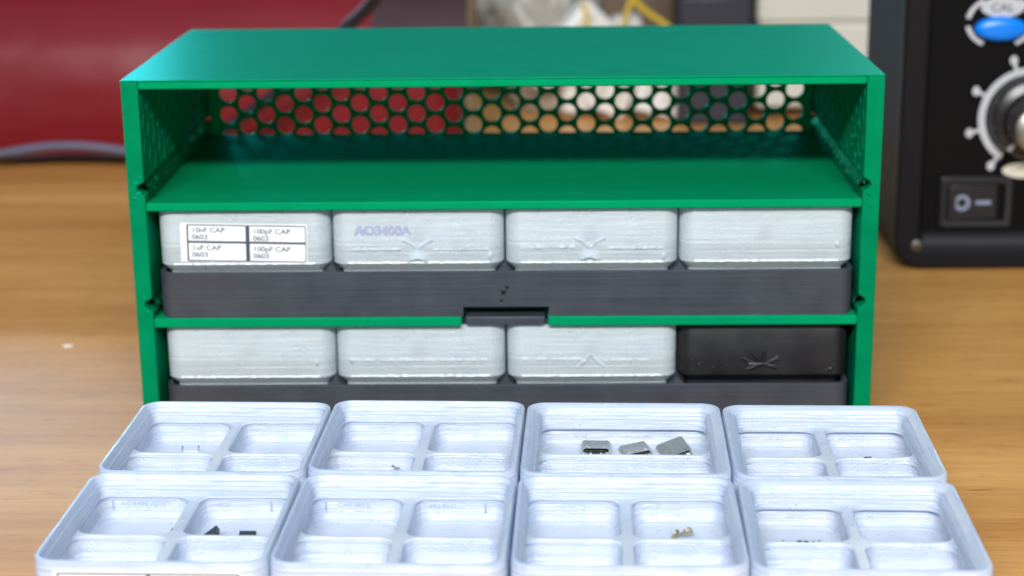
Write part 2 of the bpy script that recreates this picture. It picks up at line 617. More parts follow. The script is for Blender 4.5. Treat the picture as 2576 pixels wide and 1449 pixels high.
# ------------------------------------------------------------------ drawers (black trays with a grid base)
def drawer(loc, rz, label, tab=True):
    root = tag(empty('drawer_tray', loc, rz), label, 'drawer', 'black four by two drawers')
    W, D = 84.0, 42.3        # half sizes; local y runs from 0 (front) to 2*D
    bm = bmesh.new()
    full = rrect(-W, W, 0, 2 * D, 3.6)
    # lower slab with the finger notch, upper slab full
    lo = []
    for p in rrect(-W, W, 0, 2 * D, 3.6):
        lo.append(p)
    # insert notch between the two front corner arcs (corner 3 ends at (-W+r,0); corner 4 starts (W-r,0))
    i = 21
    notch = [(-10.2, 0), (-10.2, 6), (10.6, 6), (10.6, 0)]
    lo = lo[:i] + notch + lo[i:]
    prism_xy(bm, lo, 0.05, 2.45)
    prism_xy(bm, full, 2.451, 8.1)
    obj('base', bm, BLACKP, root)
    bm = bmesh.new()
    o1 = ring(bm, rrect(-W, W, 0, 2 * D, 3.6), 8.1)
    o2 = ring(bm, rrect(-W, W, 0, 2 * D, 3.6), 11.15)
    o3 = ring(bm, rrect(-W + .15, W - .15, .15, 2 * D - .15, 3.5), 11.3)
    o4 = ring(bm, rrect(-W + 1.2, W - 1.2, 1.2, 2 * D - 1.2, 2.6), 11.3)
    o5 = ring(bm, rrect(-W + 1.2, W - 1.2, 1.2, 2 * D - 1.2, 2.6), 8.1)
    loft(bm, [o1, o2, o3, o4, o5])
    obj('rim_wall', bm, BLACKP, root)
    bm = bmesh.new()
    prof = [(-1.9, 8.12), (-1.9, 10.9), (-.25, 12.9), (.25, 12.9), (1.9, 10.9), (1.9, 8.12)]
    for k in (-1, 0, 1):
        prism_xz(bm, [(42 * k + a, b) for a, b in prof], .3, 2 * D - 1.3)
    a = [bm.verts.new((-W + 1.3, D + q, z)) for q, z in prof]
    b = [bm.verts.new((W - 1.3, D + q, z)) for q, z in prof]
    bm.faces.new(a)
    bm.faces.new(b[::-1])
    for k in range(6):
        bm.faces.new((a[k], a[(k + 1) % 6], b[(k + 1) % 6], b[k]))
    obj('grid_ridge', bm, BLACKP, root)
    if tab:
        bm = bmesh.new()
        box(bm, -9.6, 9.6, -0.35, 8.6, -2.05, 0.0)
        obj('finger_tab', bm, BLACKP, root, bevel=0.3)
    return root


_mid = drawer((0.3, 0.75, SH[1]), 0.0, 'black drawer in the middle bay, under the clear bin with the printed label')
drawer((0.3, 0.75, SH[0]), 0.0, 'lowest black drawer in the cabinet, carrying the black bin at its right end')
for (x, z, r) in ((-.4, 34.2 + 3.2, .55), (.5, 35.6 + 3.0, .4), (-.9, 35.2, .35)):
    bm = bmesh.new()
    ret = bmesh.ops.create_icosphere(bm, subdivisions=2, radius=r, matrix=Matrix.Translation((x, .02, z - SH[1])) @ Matrix.Diagonal((1.2, .5, 1.4, 1)))
    for v in ret['verts']:
        v.co += Vector((1, 0, 1)) * .25 * mnoise.noise(v.co * 2.1)
    obj('print_blob', bm, BLACKR, _mid, ang=70)
BX, BY, BTH = 5.89, -47.31, -0.026


def grid(u, v):
    c, s = math.cos(BTH), math.sin(BTH)
    return (BX + c * u - s * v, BY + s * u + c * v)


fx, fy = grid(0, -84.3)
drawer((fx, fy, 0.0), BTH, 'black drawer pulled out onto the table, hidden beneath the eight clear bins', tab=False)


# ------------------------------------------------------------------ bins
def make_bin(mat, pockets=4, slot=False, top_jit=0.0):
    """returns (shell mesh, divider mesh); origin centre bottom of the foot"""
    bm = bmesh.new()

    def rr(h, r):
        return rrect(-h, h, -h, h, r)
    H = 18.1
    zd = 14.0
    lipin = 17.7 if slot else 18.9
    rings = [ring(bm, rr(17.8, .9), 0), ring(bm, rr(18.6, 1.6), .8), ring(bm, rr(18.6, 1.6), 2.6),
             ring(bm, rr(20.75, 3.75), 4.75), ring(bm, rr(20.75, 3.75), 17.5), ring(bm, rr(20.55, 3.6), 17.95),
             ring(bm, rr(20.2, 3.4), H), ring(bm, rr(19.95, 3.3), H - .05), ring(bm, rr(lipin + .35, 2.2), 16.9),
             ring(bm, rr(lipin, 1.5), 16.0), ring(bm, rr(lipin, 1.5), zd)]
    loft(bm, rings)
    bm.faces.new(rings[0])
    o = lipin - .06
    t = 1.15
    tt = .62
    if pockets == 4:
        rects = [(-o, -t, -o, -tt), (t, o, -o, -tt), (-o, -t, tt, o), (t, o, tt, o)]
    elif pockets == 2:
        rects = [(-o, o, -o, -tt), (-o, o, tt, o)]
    else:
        rects = [(-o, o, -o, o)]
    es = []
    n = len(rings[-1])
    for k in range(n):
        es.append(bm.edges.get((rings[-1][k], rings[-1][(k + 1) % n])))
    div_faces = set()
    zf = 8.9

    def grow(rc, g):
        def gg(v):
            return v if abs(v) < 3 else (v + g if v > 0 else v - g)
        return tuple(gg(v) for v in rc)
    for rc in rects:
        rcs = [(tuple(v if abs(v) > 2 else (v - .33 if v > 0 else v + .33) for v in rc), zd, 2.9), (rc, zd - .35, 2.7)]
        if slot:
            rcs += [(rc, zd - 1.1, 2.6), (grow(rc, 1.3), zd - 1.15, 2.9)]
            last = grow(rc, 1.3)
        else:
            rcs += [(grow(rc, .55), zd - .8, 2.8)]
            last = grow(rc, .55)
        rcs += [(last, zf + 1.9, 2.8)]
        rls = [ring(bm, rrect(*a, r), z) for a, z, r in rcs]
        for j in range(1, 5):
            a = math.radians(90 * j / 4)
            d = 1.9 * (1 - math.cos(a))
            zz = zf + 1.9 - 1.9 * math.sin(a)
            q = (last[0] + d, last[1] - d, last[2] + d, last[3] - d)
            rls.append(ring(bm, rrect(*q, 2.8 - d * .5), zz))
        fs = loft(bm, rls)
        bm.faces.new(rls[-1])
        m = len(rls[0])
        for k in range(m):
            es.append(bm.edges.get((rls[0][k], rls[0][(k + 1) % m])))
        for f in fs:
            c = f.calc_center_median()
            if c.z > zf + .1 and (abs(c.y) < 1.6 and pockets > 1 or abs(c.x) < 2.2 and pockets == 4):
                div_faces.add(f)
    ret = bmesh.ops.triangle_fill(bm, use_beauty=True, edges=es)
    for g in ret['geom']:
        if isinstance(g, bmesh.types.BMFace):
            div_faces.add(g)
    bmesh.ops.recalc_face_normals(bm, faces=bm.faces)
    idx = {f.index for f in ()}
    bm.faces.index_update()
    ids = {f.index for f in div_faces}
    bm2 = bm.copy()
    bm.faces.ensure_lookup_table()
    bm2.faces.ensure_lookup_table()
    bmesh.ops.delete(bm, geom=[f for f in bm.faces if f.index in ids], context='FACES')
    bmesh.ops.delete(bm2, geom=[f for f in bm2.faces if f.index not in ids], context='FACES')
    out = []
    for nm, b_ in (('bin_shell', bm), ('divider', bm2)):
        me = bpy.data.meshes.new(nm)
        b_.to_mesh(me)
        b_.free()
        me.transform(Matrix.Scale(MM, 4))
        me.shade_smooth()
        me.set_sharp_from_angle(angle=math.radians(38))
        me.materials.append(mat)
        out.append(me)
    return out


_cache = {}


def place_bin(loc, rz, label, mat=CLEAR, pockets=4, slot=False, group='clear plastic bins', name='parts_bin', tilt=(0, 0)):
    key = (mat.name, pockets, slot)
    if key not in _cache:
        _cache[key] = make_bin(mat, pockets, slot)
    sh, dv = _cache[key]
    root = tag(empty(name, loc, rz), label, 'bin', group)
    root.rotation_euler = (tilt[0], tilt[1], rz)
    a = bpy.data.objects.new('bin_shell', sh)
    COL.objects.link(a)
    a.parent = root
    if dv.polygons:
        d = bpy.data.objects.new('divider', dv)
        COL.objects.link(d)
        d.parent = root
    return root


FOOT = 8.2
front_specs = [
    # (col, row, dz, pockets, slot, label)
    (0, 0, 0.0, 4, False, 'clear four-pocket bin at the left end of the back row, tiny metal clip inside'),
    (1, 0, 0.45, 4, False, 'clear four-pocket bin second from the left in the back row, tiny U-shaped clip inside'),
    (2, 0, 0.15, 2, True, 'clear two-pocket bin holding metal connector shells, back row beside the cabinet'),
    (3, 0, -0.2, 4, True, 'clear four-pocket bin at the right end of the back row, slotted back wall'),
    (0, 1, 0.1, 4, False, 'clear four-pocket bin with two black chips, left end of the front row'),
    (1, 1, 0.1, 4, False, 'clear four-pocket bin without parts, between the chip bin and the brass-fitting bin'),
    (2, 1, 0.1, 4, False, 'clear four-pocket bin with brassy fittings, third from left in front row'),
    (3, 1, -0.25, 4, True, 'clear four-pocket bin with dark specks of dirt, right end of the front row'),
]
bins = {}
for c, r, dz, pk, sl, lab in front_specs:
    x, y = grid(-63 + 42 * c, -21 - 42 * r)
    x += random.uniform(-.12, .12)
    b = place_bin((x, y, FOOT + dz), BTH + random.uniform(-.009, .009), lab, CLEAR, pk, sl,
                  group='clear bins on the pulled-out drawer')
    bins[(c, r)] = b

cab_specs = [
    (0, 1, 'clear bin with a white printed paper label, left end of the middle bay', CLEARG),
    (1, 1, 'clear bin with smudged purple handwriting on its front', CLEARG),
    (2, 1, 'clear bin with a small dome scar, right of the handwritten one', CLEARG),
    (3, 1, 'plain clear bin at the right end of the middle bay', CLEARG),
    (0, 0, 'plain clear bin at the left end of the lowest bay', CLEARG),
    (1, 0, 'clear bin with one raised line, right of the plain one in lowest bay', CLEARG),
    (2, 0, 'clear bin with a V-shaped scar, left of the black bin', CLEARG),
    (3, 0, 'black plastic bin with a star-shaped scar, right end of lowest bay', BLACKR),
]
cbins = {}
for c, s, lab, mt in cab_specs:
    ins = 2.0 + (0.25, .45, .2, .5)[c] + (0.6 if (c, s) == (3, 0) else 0)
    x = -63 + 42 * c + .3
    b = place_bin((x, ins + 20.75, SH[s] + FOOT), random.uniform(-.003, .003), lab, mt, 4, False,
                  group='bins in the cabinet drawers', name='parts_bin')
    cbins[(c, s)] = b

YF = -20.75      # front face of a bin in its own space


def fbox(bm, x0, x1, z0, z1, d, rot=0.0, y=YF):
    c = ((x0 + x1) / 2, (z0 + z1) / 2)
    m = Matrix.Translation((c[0], 0, c[1])) @ Matrix.Rotation(rot, 4, 'Y') @ Matrix.Translation((-c[0], 0, -c[1]))
    box(bm, x0, x1, y - d, y + .05, z0, z1, m)


# printed sticker on the first cabinet bin
b = cbins[(0, 1)]
st = empty('label_sticker_tmp', (0, 0, 0))
bpy.data.objects.remove(st)
bm = bmesh.new()
box(bm, -15.3, 15.3, -.10, 0, -4.75, 4.75)
st = obj('label_sticker', bm, PAPER, b, smooth=False, loc=(.05, YF - .02, 10.2))
st.rotation_euler = (0, 0.022, 0)
bm = bmesh.new()
for (x0, x1, z0, z1) in ((-13.8, -13.35, -4.6, 4.45), (.45, 1.45, -4.6, 4.45), (14.8, 15.05, -4.5, 4.3),
                         (-13.35, .45, -.15, .45), (1.45, 14.8, -.15, .45), (-13.35, .45, 4.2, 4.5), (1.45, 14.8, 4.2, 4.5),
                         (-13.35, .45, -4.65, -4.35), (1.45, 14.8, -4.65, -4.35)):
    box(bm, x0, x1, -.15, -.09, z0, z1)
obj('label_grid', bm, INKG, st, smooth=False)
for x, z, t in ((-12.6, 2.55, '10nF CAP'), (2.2, 2.4, '100pF CAP'), (-12.6, -1.85, '1uF CAP'), (2.2, -2.0, '100pF CAP')):
    text_obj('lettering', t, 1.75, INK, st, (x, -.13, z), sx=1.12, bold=.035)
    text_obj('lettering', '0603', 1.75, INK, st, (x, -.13, z - 1.72), sx=1.12, bold=.035)
# purple marker writing
text_obj('handwriting', 'AO3400A', 3.1, MARKER, cbins[(1, 1)], (-15.2, YF - .04, 12.0), rot=(math.pi / 2, 0, 0), sx=1.05, bold=.13, spacing=1.0)
text_obj('handwriting', 'AO3400A', 2.9, MARKER, cbins[(1, 1)], (-14.85, YF - .05, 12.15), rot=(math.pi / 2, 0.015, 0), sx=1.1, bold=.1, spacing=1.0)


# raised lines and scars printed in the faces, plus Vs for divider shadow
def scar_line(parent, segs, mat):
    bm = bmesh.new()
    for (x0, x1, z, h, d) in segs:
        n = max(2, int(abs(x1 - x0) / .35))
        rows = []
        for i in range(n + 1):
            x = x0 + (x1 - x0) * i / n
            hh = h * (.75 + 1.1 * mnoise.noise(Vector((x * 1.1, z, h))))
            d_ = d * (1 + 1.6 * mnoise.noise(Vector((x * .8, z, 9))))
            zc = z + .1 * mnoise.noise(Vector((x * 1.1, z, 3)))
            rows.append([bm.verts.new((x, YF + .02, zc - hh)), bm.verts.new((x, YF - d_, zc - hh * .3)),
                         bm.verts.new((x, YF - d_, zc + hh * .3)), bm.verts.new((x, YF + .02, zc + hh))])
        for a, c in zip(rows[:-1], rows[1:]):
            for k in range(3):
                bm.faces.new((a[k], a[k + 1], c[k + 1], c[k]))
    obj('raised_line', bm, mat, parent, ang=60)


def dome(parent, x, z, w, h, mat, d=.7):
    bm = bmesh.new()
    n = 14
    cen = bm.verts.new((x, YF - d, z + h * .35))
    ringv = []
    mid = []
    for k in range(n + 1):
        a = math.pi * k / n
        wob = 1 + .12 * mnoise.noise(Vector((k * .9, x, z)))
        ringv.append(bm.verts.new((x + w * math.cos(a) * wob, YF + .02, z + h * math.sin(a) * wob)))
        mid.append(bm.verts.new((x + w * .7 * math.cos(a), YF - d * .8, z + .1 + h * .7 * math.sin(a))))
    for k in range(n):
        bm.faces.new((ringv[k], ringv[k + 1], mid[k + 1], mid[k]))
        bm.faces.new((mid[k], mid[k + 1], cen))
    obj('dome_scar', bm, mat, parent, ang=50)


def raised_shadow_v(parent, x, z, w, h, mat):  # raised V standing for the divider's shadow through the clear face
    bm = bmesh.new()
    for s in (-1, 1):
        p = [(x + s * .15, z), (x + s * w * .4, z - h * .55), (x + s * w, z - h)]
        tube(bm, [(a + .25 * mnoise.noise(Vector((a, c, 5))), YF + .12 - .2 * mnoise.noise(Vector((a * 2, c, 1))), c + .3 * mnoise.noise(Vector((c, a, 2)))) for a, c in [(p[i][0] + (p[i + 1][0] - p[i][0]) * t / 5, p[i][1] + (p[i + 1][1] - p[i][1]) * t / 5) for i in range(2) for t in range(6)]], .5, 8)
    obj('shadow_v', bm, mat, parent, ang=60)


# faint band lines are only where the photograph shows them
for key, xs in (((1, 1), [(-16.5, -4.2, 8.3, .42, .28), (3.8, 17, 8.2, .42, .28)]),
                ((2, 1), [(-17, -4.2, 8.7, .5, .3), (3.8, 17, 8.4, .5, .3)]),
                ((1, 0), [(-16.5, 16.5, 9.0, .5, .3)]),
                ((2, 0), [(-17, -2.5, 9.2, .4, .28), (2.5, 14, 8.9, .4, .28)])):
    scar_line(cbins[key], xs, CLEARG)
dome(cbins[(1, 1)], -.1, 5.4, 3.0, 2.7, CLEARG, d=1.3)
dome(cbins[(2, 1)], -.5, 5.6, 3.0, 2.7, CLEARG, d=1.3)
raised_shadow_v(cbins[(1, 1)], -.1, 8.4, 3.6, -2.3, CLEARG)
raised_shadow_v(cbins[(2, 1)], -.5, 8.7, 3.6, -2.3, CLEARG)
raised_shadow_v(cbins[(2, 0)], -.2, 10.6, 3.4, 3.4, CLEARG)
for key, x, z in (((1, 1), 17.4, 6.6), ((2, 1), 17.3, 6.5), ((3, 1), 16.9, 9.0), ((0, 0), 16.5, 8.6), ((1, 0), -16.9, 9.1)):
    bm = bmesh.new()
    ret = bmesh.ops.create_icosphere(bm, subdivisions=2, radius=.75, matrix=Matrix.Translation((x, YF, z)) @ Matrix.Diagonal((.7, .6, 1.2, 1)))
    for v in ret['verts']:
        v.co += Vector((1, 0, 1)) * .3 * mnoise.noise(v.co * 1.5)
    obj('print_blob', bm, CLEARG, cbins[key], ang=60)
# glossy beads added along the lower front edge to make white glints
for key in cbins:
    if key == (3, 0):
        continue
    bm = bmesh.new()
    rs = []
    for i in range(121):
        x = -17.2 + 34.4 * i / 120
        q = .22 * (1 + .8 * mnoise.noise(Vector((x * .9, key[0] * 7, key[1] * 5))))
        q = max(q, .06)
        rs.append([bm.verts.new((x, YF + .05 + q * math.cos(k * math.pi / 4), 4.95 + .12 * mnoise.noise(Vector((x * .6, key[0], 2))) + q * 1.1 * math.sin(k * math.pi / 4))) for k in range(8)])
    loft(bm, rs)
    obj('glint_bead', bm, GLINT, cbins[key], ang=70)
# star scar on the black bin
bm = bmesh.new()
random.seed(3)
for k in range(11):
    a = math.radians(-20 + k * 23 + random.uniform(-8, 8))
    L = random.uniform(2.4, 5.6)
    st0 = (random.uniform(-.6, .6), random.uniform(-.4, .4))
    p = [(st0[0] + L * t * math.cos(a), YF + .1 - .15 * math.sin(t * 3.1), 7.6 + st0[1] + L * .62 * t * math.sin(a) + .2 * mnoise.noise(Vector((t * 3, k, 0)))) for t in (0, .3, .6, 1)]
    tube(bm, [(q[0], q[1] - .3, q[2]) for q in p], random.uniform(.28, .5), 6)
obj('star_scar', bm, BLACKR, cbins[(3, 0)], ang=70)
for (x, z, r) in ((-15.6, 7.4, .45), (-12, 6.6, .3), (-17.2, 6.0, .35), (-17.3, 8.4, .3), (16.6, 6.2, .7), (15.6, 5.8, .4), (-9, 7.2, .25)):
    bm = bmesh.new()
    bmesh.ops.create_icosphere(bm, subdivisions=2, radius=r, matrix=Matrix.Translation((x, YF, z)) @ Matrix.Diagonal((1.4, .7, .8, 1)))
    obj('print_blob', bm, BLACKR, cbins[(3, 0)], ang=70)

# paper label on the front of two front-row bins (top edge just enters the picture)
bm = bmesh.new()
box(bm, -16.5, 16.5, YF - .1, YF + .01, 6.9, 16.4)
st = obj('label_sticker', bm, PAPER, bins[(0, 1)], smooth=False)
bm = bmesh.new()
for (x0, x1, z0, z1) in ((-15.9, 16.3, 15.75, 16.05), (-15.9, -15.6, 7, 15.75), (0, .6, 7, 15.75), (16.0, 16.3, 7, 15.75)):
    box(bm, x0, x1, YF - .16, YF - .09, z0, z1)
obj('label_grid', bm, INKG, st, smooth=False)
bm = bmesh.new()
box(bm, 4.5, 17.5, YF - .1, YF + .01, 6.9, 16.5)
st = obj('label_sticker', bm, PAPER, bins[(2, 1)], smooth=False)
bm = bmesh.new()
box(bm, 4.9, 13.5, YF - .16, YF - .09, 15.6, 16.2)
obj('label_grid', bm, INKG, st, smooth=False)

# faint show-through print on the back walls of the two left front-row bins
for key, items in (((0, 1), ((-15.2, 'AO3400 AO3T'), (3.2, 'NTC'))), ((1, 1), ((-14.5, 'CAP 0805'), (3.0, 'LED RED')))):
    root = bins[key]
    for x, t in items:
        text_obj('show_through_print', t, 1.35, FAINT, root, (x, 19.36, 11.6), sx=1.15)
    for x in (-17.0, 14.4):
        bm = bmesh.new()
        box(bm, x, x + .5, 19.33, 19.43, 10.4, 12.7)
        obj('label_mark', bm, FAINT, root, smooth=False)


# ------------------------------------------------------------------ small parts in the bins
FL = FOOT + 8.9


def usb(loc, rz, rx, ry, label, z=0.0):
    root = tag(empty('connector', (loc[0], loc[1], FL + z)), label, 'connector', 'metal connector shells')
    root.rotation_euler = (rx, ry, rz)
    root.scale = (.84, .85, .70)
    bm = bmesh.new()
    # flattened shell, open to the front, flared bottom
    prof = [(-3.7, 1.1), (-3.3, .55), (-2.6, .2), (2.6, .2), (3.3, .55), (3.7, 1.1), (3.7, 2.0), (3.1, 2.6), (-3.1, 2.6), (-3.7, 2.0)]
    a = [bm.verts.new((x, -2.6, zz)) for x, zz in prof]
    a2 = [bm.verts.new((x * .88, -2.6, 1.4 + (zz - 1.4) * .8)) for x, zz in prof]
    a3 = [bm.verts.new((x * .88, 1.8, 1.4 + (zz - 1.4) * .8)) for x, zz in prof]
    c = [bm.verts.new((x, 2.6, zz)) for x, zz in prof]
    loft(bm, [c, a, a2, a3])
    bm.faces.new(c)
    bm.faces.new(a3)
    obj('shell', bm, STEEL, root)
    bm = bmesh.new()
    box(bm, -2.2, 2.2, -2.2, 1.7, 1.2, 1.6)
    obj('tongue', bm, CHIP, root, smooth=False)
    for s in (-1, 1):
        bm = bmesh.new()
        box(bm, s * 1.3 - .3, s * 1.3 + .3, -3.0, -2.4, -.0, 1.1)
        obj('pin', bm, TIN, root, smooth=False)
        bm = bmesh.new()
        tube(bm, spline([(s * 3.9, -2.7, .1), (s * 3.3, -2.8, .9), (s * 2.5, -2.7, .9), (s * 1.9, -2.6, .5)], 4), .16, 6)
        obj('tab', bm, TIN, root)
        bm = bmesh.new()
        box(bm, s * 2.2 - .3, s * 2.2 + .3, -2.62, -1.9, 2.55, 2.72)
        obj('spring', bm, TIN, root, smooth=False)
    return root


usb((20.9, -54.6), -.03, 0, 0, 'upright metal connector shell with bright pins, leftmost of three', z=.35)
usb((29.4, -54.8), .25, .06, -.12, 'tilted flat metal connector shell, middle of the three', z=-.35)
usb((37.6, -55.2), .35, .36, -.24, 'metal connector shell tipped on its side, rightmost of three', z=.35)


def chip(loc, w, d, h, rot, label, mat=CHIP, legs=True, name='chip', cat='chip', z=0.0):
    root = tag(empty(name, (loc[0], loc[1], FL + z)), label, cat)
    root.rotation_euler = rot
    bm = bmesh.new()
    box(bm, -w / 2, w / 2, -d / 2, d / 2, .1, h)
    obj('body', bm, mat, root, smooth=False, bevel=.12)
    if legs:
        for s in (-1, 1):
            bm = bmesh.new()
            for k in (-1, 0, 1):
                x = k * w * .3
                box(bm, x - .15, x + .15, min(s * d / 2, s * (d / 2 + .5)), max(s * d / 2, s * (d / 2 + .5)), .0, h * .5)
            obj('lead_row', bm, TIN, root, smooth=False)
    return root


chip((-53.4, -100.6), 3.6, 3.2, 1.2, (0, -.62, .15), 'black chip tilted up on a corner, larger of two in the bin', z=1.0)
chip((-46.7, -100.7), 3.2, 2.4, .9, (.1, .02, .05), 'flat black chip right of the tilted one', z=1.1)
chip((-61.8, -95.4), 1.3, 1.0, .6, (.4, .2, .5), 'tiny dark chip beside the divider of the left front bin', legs=False)


def clip(loc, r, label, rot, mat=TIN, z=0.0, th=.22):
    bm = bmesh.new()
    tube(bm, spline([(-r, 0, r * .8), (-r, 0, .1), (-r * .4, 0, 0), (r * .4, 0, 0), (r, 0, .1), (r, 0, r * .8)], 5), th, 7)
    o = obj('wire_clip', bm, mat)
    o.location = Vector((loc[0], loc[1], FL + z)) * MM
    o.rotation_euler = rot
    tag(o, label, 'clip')
    return o


clip((-66.4, -54.9), 1.7, 'small bright metal clip lying in the left back bin', (0, 0, .05), z=.9)
# the U clip leans on the divider's near side
clip((-21.1, -69.6), .7, 'small silvery U-shaped clip against the divider of the second back bin', (1.1, .5, .5), z=3.0, th=.2, mat=STEEL)

for (x, y, zz, rot, lab) in ((37.1, -99.9, 1.3, .3, 'brassy hook-shaped fitting, the taller in its bin'), (35.0, -99.7, .7, 1.0, 'flat tarnished brass scrap left of the hook-shaped fitting')):
    root = tag(empty('brass_fitting', (x, y, FL + zz)), lab, 'fitting')
    root.rotation_euler = (0, 0, rot)
    bm = bmesh.new()
    box(bm, -1.1, 1.1, -.5, .5, 0, .45)
    obj('plate', bm, BRASS, root, smooth=False, bevel=.08)
    bm = bmesh.new()
    tube(bm, spline([(-.6, 0, .3), (-.5, 0, 1.1), (.3, 0, 1.2), (.9, 0, .6)], 4), .22, 7)
    obj('hook', bm, BRASS, root)

# dark specks stuck to the right-hand bins
random.seed(11)
bm = bmesh.new()
for (x, y, z, s) in [(-17.2, 19.6, 17.55, .3), (-16.6, 19.7, 17.6, .22), (-15.0, 19.9, 17.7, .28), (-14.6, 19.9, 17.7, .2), (-12.5, 20, 17.8, .2),
                     (-20.2, 6.5, 17.9, .22), (-20.2, 1.0, 17.9, .16), (-20.2, -3.5, 17.9, .25), (-18.3, 5, 15.0, .3),
                     (-10.5, 0.2, 14.05, .4), (-9.3, .1, 14.05, .4), (-8.0, .2, 14.05, .22), (-13.5, .3, 14.05, .2), (-6.9, .5, 14.05, .2)]:
    ret = bmesh.ops.create_icosphere(bm, subdivisions=1, radius=s, matrix=Matrix.Translation((x, y, z)) @ Matrix.Diagonal((1.5, .9, .45, 1)))
    for v in ret['verts']:
        v.co += Vector((1, 1, 0)) * .12 * mnoise.noise(v.co * 3)
obj('dirt_speck', bm, CHIP, bins[(3, 1)])
bm = bmesh.new()
for (x, y, z, s) in [(7.6, .1, 14.05, .35), (8.4, .2, 14.1, .28)]:
    bmesh.ops.create_icosphere(bm, subdivisions=1, radius=s, matrix=Matrix.Translation((x, y, z)) @ Matrix.Diagonal((1.5, .9, .5, 1)))
obj('dirt_speck', bm, CHIP, bins[(3, 0)])

bm = bmesh.new()
ret = bmesh.ops.create_icosphere(bm, subdivisions=2, radius=1.1, matrix=Matrix.Diagonal((1.5, .8, .5, 1)))
for v in ret['verts']:
    v.co += Vector((1, 1, 0)) * .6 * mnoise.noise(v.co * 1.3)
tag(obj('crumb', bm, WHITEP, loc=(-128, 74, .45)), 'tiny pale crumb lying on the wood, left of the cabinet', 'crumb')

# ------------------------------------------------------------------ red case behind
bm = bmesh.new()
prof = []
base = [(0, 1.5), (-1.2, 8), (-1.6, 18), (-1.2, 28), (0.2, 38), (2.0, 46), (4.6, 52), (9, 58.5), (15, 66), (22, 73), (32, 79), (46, 82), (60, 80), (66, 70), (68, 40), (68, 1.5)]
for i, p in enumerate(spline([(a, b, 0) for a, b in base], 4)):
    prof.append((p.x, p.y))
xs = [-330 + (330 - 27) * i / 60 for i in range(61)]
rings = []
for i, x in enumerate(xs):
    e = max(0, (x + 27 + 7) / 7)
    sc = 1 - .22 * e * e
    row = []
    for (y, z) in prof:
        w = 1.1 * mnoise.noise(Vector((x * .02, y * .03, z * .05))) + .35 * mnoise.noise(Vector((x * .08, y * .03, z * .1)))
        row.append(bm.verts.new((x, 330 + 34 + (y - 34) * sc + w, max(0.0, 41 + (z - 41) * (1 - .10 * e * e) + w * .6))))
    rings.append(row)
loft(bm, rings)
bm.faces.new(rings[0])
bm.faces.new(rings[-1])
red = tag(empty('red_case', (0, 0, 0)), 'soft glossy red vinyl case lying along the back of the table', 'case')
obj('case_body', bm, REDC, red, ang=50)
bm = bmesh.new()
tube(bm, [(x, 329.2 + 1.1 * mnoise.noise(Vector((x * .02, 0, 0))), 3.0) for x in range(-330, -30, 8)], 1.5, 8)
obj('piping', bm, MAROON, red)

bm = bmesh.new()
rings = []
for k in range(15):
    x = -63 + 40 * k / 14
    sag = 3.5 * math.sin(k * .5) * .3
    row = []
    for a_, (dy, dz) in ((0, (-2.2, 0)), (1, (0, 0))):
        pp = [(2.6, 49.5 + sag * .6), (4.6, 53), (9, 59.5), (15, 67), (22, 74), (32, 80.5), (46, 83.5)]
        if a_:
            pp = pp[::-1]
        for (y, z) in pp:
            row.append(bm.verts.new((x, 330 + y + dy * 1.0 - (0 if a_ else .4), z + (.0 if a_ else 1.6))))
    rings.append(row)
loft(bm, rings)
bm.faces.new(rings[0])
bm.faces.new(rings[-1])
obj('shaded_end_flap', bm, MAROON, red, ang=50)  # dark sheet that paints the shade on the case's right end

# cable: from above, down behind the cabinet and out to the left
bm = bmesh.new()
path = [(-46, 262, 92), (-56.5, 280, 74.1), (-69.7, 288, 61.3), (-86, 296, 46), (-100, 300, 34), (-117, 304, 22), (-130, 307, 12.5), (-141, 310, 6),
        (-146, 314, 2.8), (-140, 318, 2.6), (-120, 320, 2.6), (-90, 319, 2.6)]
tube(bm, spline(path, 8), 2.5, 12)
tag(obj('cable', bm, BLACKC), 'thick black cable slanting down from the top, seen through the mesh', 'cable')
bm = bmesh.new()
path = [(-96, 309, 1.7), (-125, 309, 1.7), (-148, 309, 5), (-168, 311, 9.6), (-193, 312, 11.2), (-218, 312, 8.0), (-245, 312, 3.0), (-300, 312, 1.8)]
tube(bm, spline(path, 8), 1.7, 12)
tag(obj('cable', bm, CABLE), 'thin grey cable arching off the table in front of the red case', 'cable')

# ------------------------------------------------------------------ clutter behind the cabinet
bm = bmesh.new()
ret = bmesh.ops.create_icosphere(bm, subdivisions=5, radius=1.0)
for v in bm.verts:
    d = v.co.normalized()
    n_ = mnoise.noise(d * 2.2) * .22 + abs(mnoise.noise(d * 5.1)) * .14 + abs(mnoise.noise(d * 11)) * .05
    v.co = d * (1 + n_)
    v.co.x = v.co.x * 27 + 6 + v.co.z * -6
    v.co.y = v.co.y * 22
    v.co.z = v.co.z * 42 + 38
    if v.co.z < 0:
        v.co.z = 0
o = obj('plastic_bag', bm, BAG, ang=60, loc=(2, 452, 0))
tag(o, 'crumpled grey beige plastic bag behind the cabinet, right of the red case', 'bag')


def connector_block(loc, w, d, h, rot, label):
    root = tag(empty('connector_housing', loc), label, 'connector housing', 'white connector housings')
    root.rotation_euler = rot
    bm = bmesh.new()
    rs = [ring(bm, rrect(-w / 2 + q, w / 2 - q, -d / 2 + q, d / 2 - q, 2.2), z) for z, q in ((0, .8), (1, 0), (h - 1.5, 0), (h, 1.2))]
    loft(bm, rs)
    bm.faces.new(rs[0])
    bm.faces.new(rs[-1])
    obj('housing', bm, WHITEP, root)
    bm = bmesh.new()
    for k in (-1, 1):
        box(bm, k * w * .22 - w * .12, k * w * .22 + w * .12, -d / 2 - .6, -d / 2 + .5, h * .25, h * .8)
    obj('latch', bm, CREAM, root, smooth=False, bevel=.3)
    return root


